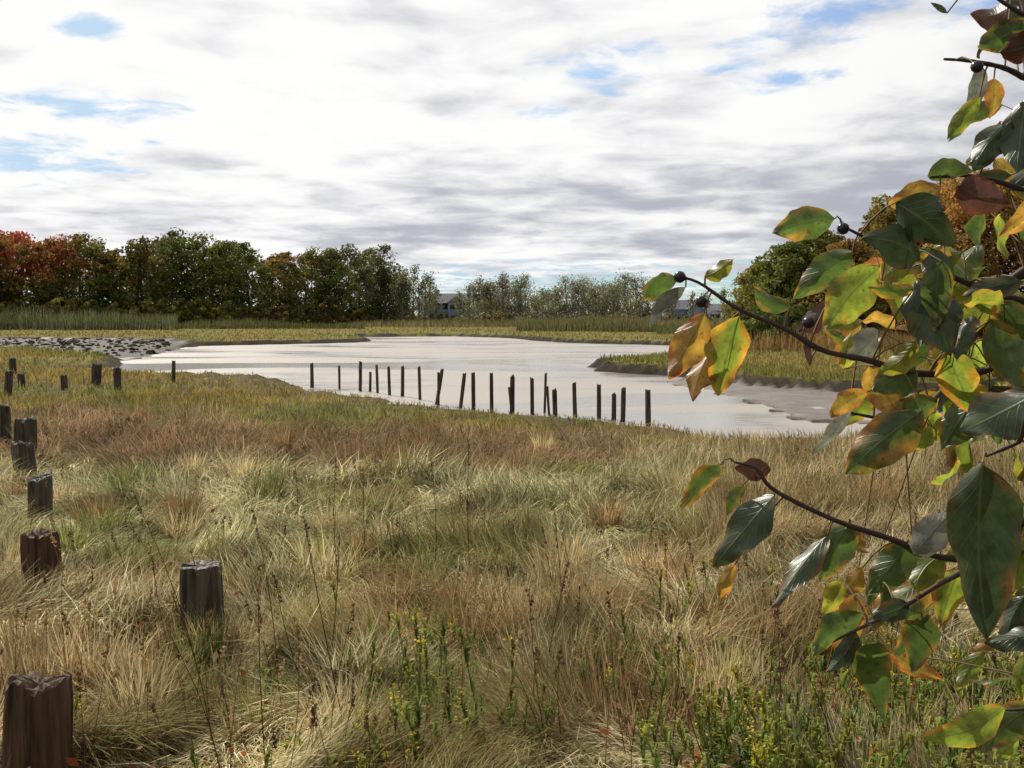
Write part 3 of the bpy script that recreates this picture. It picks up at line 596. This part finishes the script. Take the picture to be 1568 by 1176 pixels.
for k_ in range(3):
    a=k_*2.1; tube(sm,curve([[TR[0]+.05*math.cos(a),TR[1]+.1*math.sin(a),.4],[TR[0]+.06*math.cos(a),TR[1]+.08*math.sin(a),1.4],[TR[0],TR[1]+.04*math.sin(a),2.4],[TR[0]+.1*math.cos(a),TR[1]+.1*math.sin(a),3.6]],14),np.linspace(.02,.006,14),(.06,.045,.035),8)
BPA=np.vstack(BP)
def pet(p,mx_=9):
    d=np.linalg.norm(BPA-p,axis=1); q=BPA[d.argmin()]; 
    if d.min()>.004: tube(sm,curve([q,(p+q)/2+np.array([0,0,.006]),p],4),np.linspace(.0011,.0007,4),(.14,.09,.035),4)
LV=[(1035,424,981,462,34,'G',1),(1050,440,995,500,22,'S',1),(1080,425,1124,396,28,'L',1),(1078,480,1024,580,54,'O',1),(1132,484,1100,606,64,'Y',1),(1090,535,1060,614,46,'O',1.02),
(1278,335,1183,358,48,'G',1.0),(1347,408,1264,508,64,'Y',1.0),(1405,400,1320,365,60,'D',1.0),(1305,385,1215,458,48,'G',1.03),(1270,462,1220,506,32,'P',1.02),(1212,470,1150,436,30,'G',1.03),
(1440,285,1360,312,48,'O',1.02),(1372,310,1462,375,70,'D',1),(1468,285,1545,312,56,'P',1),(1405,428,1455,545,78,'D',1.0),(1350,432,1425,382,44,'L',1.05),(1400,560,1335,600,56,'G',1.02),
(1345,505,1300,552,40,'S',1.05),(1412,628,1294,726,72,'G',.98),(1330,600,1272,640,30,'O',1.1),(1292,565,1303,508,26,'L',1.1),(1305,620,1243,695,22,'S',1.15),(1102,712,1043,782,36,'G',.95),
(1180,720,1125,716,34,'P',.95),(1187,757,1094,868,60,'D',.95),(1138,742,1113,790,22,'G',.97),(1125,865,1100,922,24,'O',.97),(1268,818,1185,930,42,'D',.95),(1302,800,1255,892,56,'G',.96),
(1392,832,1328,912,56,'G',.96),(1505,708,1512,978,106,'D',.75),(1590,600,1470,660,88,'D',.8),(1322,940,1245,1005,40,'G',.93),(1342,982,1356,1104,54,'G',.9),(1410,938,1396,1030,52,'G',.9),
(1392,925,1336,946,34,'D',.92),(1540,1082,1408,1130,46,'Y',.9),(1590,1080,1508,1152,50,'G',.9),(1400,850,1460,780,50,'S',.95),(1548,185,1490,262,48,'D',1.0),(1503,100,1480,182,24,'S',1.05),
(1522,120,1516,182,26,'O',1.05),(1500,148,1452,218,26,'Y',1.05),(1570,150,1556,265,52,'D',1.0),(1570,30,1498,70,44,'G',1.0),(1545,10,1486,22,44,'P',1.0),(1590,60,1530,80,44,'P',1.0),(1450,20,1425,4,8,'D',1.0),
(1298,800,1330,845,28,'O',.98),(1290,890,1260,945,34,'L',.98),(1320,870,1285,912,30,'O',.99),(1440,850,1400,905,48,'Y',.98),(1470,870,1440,960,46,'Y',1.0),(1330,560,1380,640,52,'O',1.1),(1460,440,1520,470,48,'L',1.1),
(1500,600,1440,690,58,'G',1.02),(1420,270,1490,262,32,'G',1.02),(1450,540,1500,640,56,'Y',1.0),(1530,460,1568,560,62,'G',1.0),(1310,968,1265,1030,32,'D',.93),(1240,560,1228,505,10,'P',1.0)]
for (a,b,c,d,w,ty,dd) in LV:
    p0=W(a,b,dd); p1=W(c,d,dd+random.uniform(-.03,.03)); leaf(p0,p1,w/F*dd*1.1,ty,random.gauss(0,.3)); pet(p0)
def fill(x0,x1,y0,y1,n,types,d0=.95,d1=1.5):
    for q in range(n):
        dd=random.uniform(d0,d1); p0=W(random.uniform(x0,x1),random.uniform(y0,y1),dd); ang=random.gauss(-2.0,.8); Lg=random.uniform(.04,.07)
        p1=p0+np.array([math.cos(ang)*Lg,random.uniform(-.5,.5)*Lg,math.sin(ang)*Lg]); leaf(p0,p1,Lg*random.uniform(.38,.58),random.choice(types),random.gauss(0,.7)); pet(p0)
fill(1400,1680,370,660,105,'GGDYYLGOOY'); fill(1310,1400,400,610,14,'OYOLY',1.1,1.4); fill(1500,1700,150,380,24,'DGGYO'); fill(1460,1700,680,1000,50,'GGODYLY'); fill(1300,1460,880,1000,12,'GOY'); fill(1530,1700,-60,60,12,'GPD'); fill(1560,1700,1000,1170,12,'GYD'); fill(1600,2000,0,1100,110,'GDOY',1.0,1.8)
for (a,b) in [(1291,350),(1074,462),(1041,424),(1496,102),(1238,494)]:
    c=W(a,b,1.0); be.add(bv*.0062+c,bf,(.012,.01,.014)); pet(c)
e=empty('buckthorn_shrub'); lf.obj('leaves',M_leaf,e,True); sm.obj('stems',M_bark,e,True); be.obj('berries',simple('berry_mat',(.012,.01,.014),.25),e,True)
# ---------------------------------------------------------------- light
SUN_EL=math.radians(43); SUN_AZ=math.radians(-32)   # left of the view direction (+Y)
sd=Vector((math.sin(SUN_AZ)*math.cos(SUN_EL),math.cos(SUN_AZ)*math.cos(SUN_EL),math.sin(SUN_EL)))
sun=bpy.data.objects.new('sun',bpy.data.lights.new('sun','SUN')); S.collection.objects.link(sun); sun.data.energy=5.0; sun.data.angle=math.radians(.5); sun.data.color=(1,.94,.83)
sun.rotation_euler=sd.to_track_quat('Z','Y').to_euler()
w=bpy.data.worlds.new('World'); S.world=w; w.use_nodes=True; nt=w.node_tree; nt.nodes.clear(); L=nt.links.new
out=N(nt,'ShaderNodeOutputWorld'); bg=N(nt,'ShaderNodeBackground'); bg.inputs[1].default_value=.1; L(bg.outputs[0],out.inputs[0])
sky=N(nt,'ShaderNodeTexSky',sky_type='NISHITA'); sky.sun_disc=False; sky.sun_elevation=SUN_EL; sky.sun_rotation=SUN_AZ; sky.air_density=1.2; sky.dust_density=.4
tc=N(nt,'ShaderNodeTexCoord'); D=tc.outputs['Generated']; se=N(nt,'ShaderNodeSeparateXYZ'); L(D,se.inputs[0])
def MAP(v,a,b,c,d,sm_=True):
    q=N(nt,'ShaderNodeMapRange'); q.interpolation_type='SMOOTHSTEP' if sm_ else 'LINEAR'
    L(v,q.inputs[0]); q.inputs[1].default_value=a;q.inputs[2].default_value=b;q.inputs[3].default_value=c;q.inputs[4].default_value=d; return q.outputs[0]
zz=MA('ADD',MA('MAXIMUM',se.outputs[2],0.0),.10)
cx=MA('DIVIDE',se.outputs[0],zz); cy=MA('DIVIDE',se.outputs[1],zz); cb=N(nt,'ShaderNodeCombineXYZ'); L(cx,cb.inputs[0]); L(cy,cb.inputs[1])
def NZ(vec,sc,det,ro=.55,off=0,dist=0):
    mp=N(nt,'ShaderNodeMapping'); mp.inputs['Location'].default_value=(off,off*.7,off*.3); L(vec,mp.inputs[0])
    q=N(nt,'ShaderNodeTexNoise'); q.inputs['Scale'].default_value=sc; q.inputs['Detail'].default_value=det; q.inputs['Roughness'].default_value=ro; q.inputs['Distortion'].default_value=dist; L(mp.outputs[0],q.inputs['Vector']); return q
n1=NZ(cb.outputs[0],1.1,3,.5,7.4,.2).outputs[0]; n2=NZ(cb.outputs[0],3.0,5,.55,11,.3).outputs[0]
nn=MA('ADD',MA('MULTIPLY',n1,.55),MA('MULTIPLY',n2,.45))
zr=N(nt,'ShaderNodeValToRGB'); els=zr.color_ramp.elements; els[0].position=0; els[0].color=(.08,)*3+(1,); els[1].position=1; els[1].color=(.08,)*3+(1,)
for pos,v in ((.035,.11),(.065,.06),(.10,.02),(.13,.05),(.17,.11),(.24,.115)):
    q=els.new(pos); q.color=(v,v,v,1)
L(se.outputs[2],zr.inputs[0])
b0=MA('ADD',nn,zr.outputs[0]); b0=MA('SUBTRACT',b0,MAP(se.outputs[0],.12,.45,0,.08)); b0=MA('ADD',b0,MAP(se.outputs[0],-.1,-.5,0,.035))
br=MAP(b0,.39,.65,0,1)
cc=N(nt,'ShaderNodeMix',data_type='RGBA'); L(br,cc.inputs[0]); cc.inputs[6].default_value=(4.8,4.9,5.5,1); cc.inputs[7].default_value=(10.0,9.95,9.9,1)
dt=N(nt,'ShaderNodeVectorMath',operation='DOT_PRODUCT'); L(D,dt.inputs[0]); dt.inputs[1].default_value=sd
sf=MAP(dt.outputs['Value'],-.6,.75,.27,1.0)
cs=N(nt,'ShaderNodeVectorMath',operation='SCALE'); L(cc.outputs[2],cs.inputs[0]); L(sf,cs.inputs['Scale'])
mask=None
for (px,py,rx,ry,am) in [(135,162,130,28,1),(130,42,60,20,1),(40,245,140,34,1),(232,217,36,14,.8),(920,105,110,42,.85),(1205,120,75,22,1),(1285,22,110,36,1),(1150,95,90,30,.75),(1500,12,110,26,.9),(850,172,60,16,.7),(900,440,430,46,1),(1120,440,120,50,1)]:
    d=ray(px,py); d=d/np.linalg.norm(d)
    s1=N(nt,'ShaderNodeVectorMath',operation='SUBTRACT'); L(D,s1.inputs[0]); s1.inputs[1].default_value=tuple(d)
    s2=N(nt,'ShaderNodeVectorMath',operation='MULTIPLY'); L(s1.outputs[0],s2.inputs[0]); s2.inputs[1].default_value=(F/rx,F/rx*.3,F/ry)
    s3=N(nt,'ShaderNodeVectorMath',operation='LENGTH'); L(s2.outputs[0],s3.inputs[0]); v=MAP(s3.outputs['Value'],.0,1.3,am,0,False)
    mask=v if mask is None else MA('MAXIMUM',mask,v)
n3=NZ(cb.outputs[0],4.5,4,.6,23,.3).outputs[0]
gapm=MA('ADD',mask,MA('MULTIPLY',MA('SUBTRACT',n3,.5),2.4))
gapm=MA('MULTIPLY',MAP(gapm,.30,.95,0,.88),MAP(mask,0,.2,0,1))
rear=MA('MULTIPLY',MAP(nn,.56,.66,0,.9),MAP(se.outputs[2],.3,.42,0,1)); mask=MA('MAXIMUM',gapm,rear)
sk=N(nt,'ShaderNodeVectorMath',operation='MULTIPLY'); L(sky.outputs[0],sk.inputs[0]); sk.inputs[1].default_value=(.9,1.0,1.2)
skm=N(nt,'ShaderNodeVectorMath',operation='MINIMUM'); L(sk.outputs[0],skm.inputs[0]); skm.inputs[1].default_value=(4.8,6.8,9.0)
fm=N(nt,'ShaderNodeMix',data_type='RGBA'); L(mask,fm.inputs[0]); L(cs.outputs[0],fm.inputs[6]); L(skm.outputs[0],fm.inputs[7]); L(fm.outputs[2],bg.inputs[0])
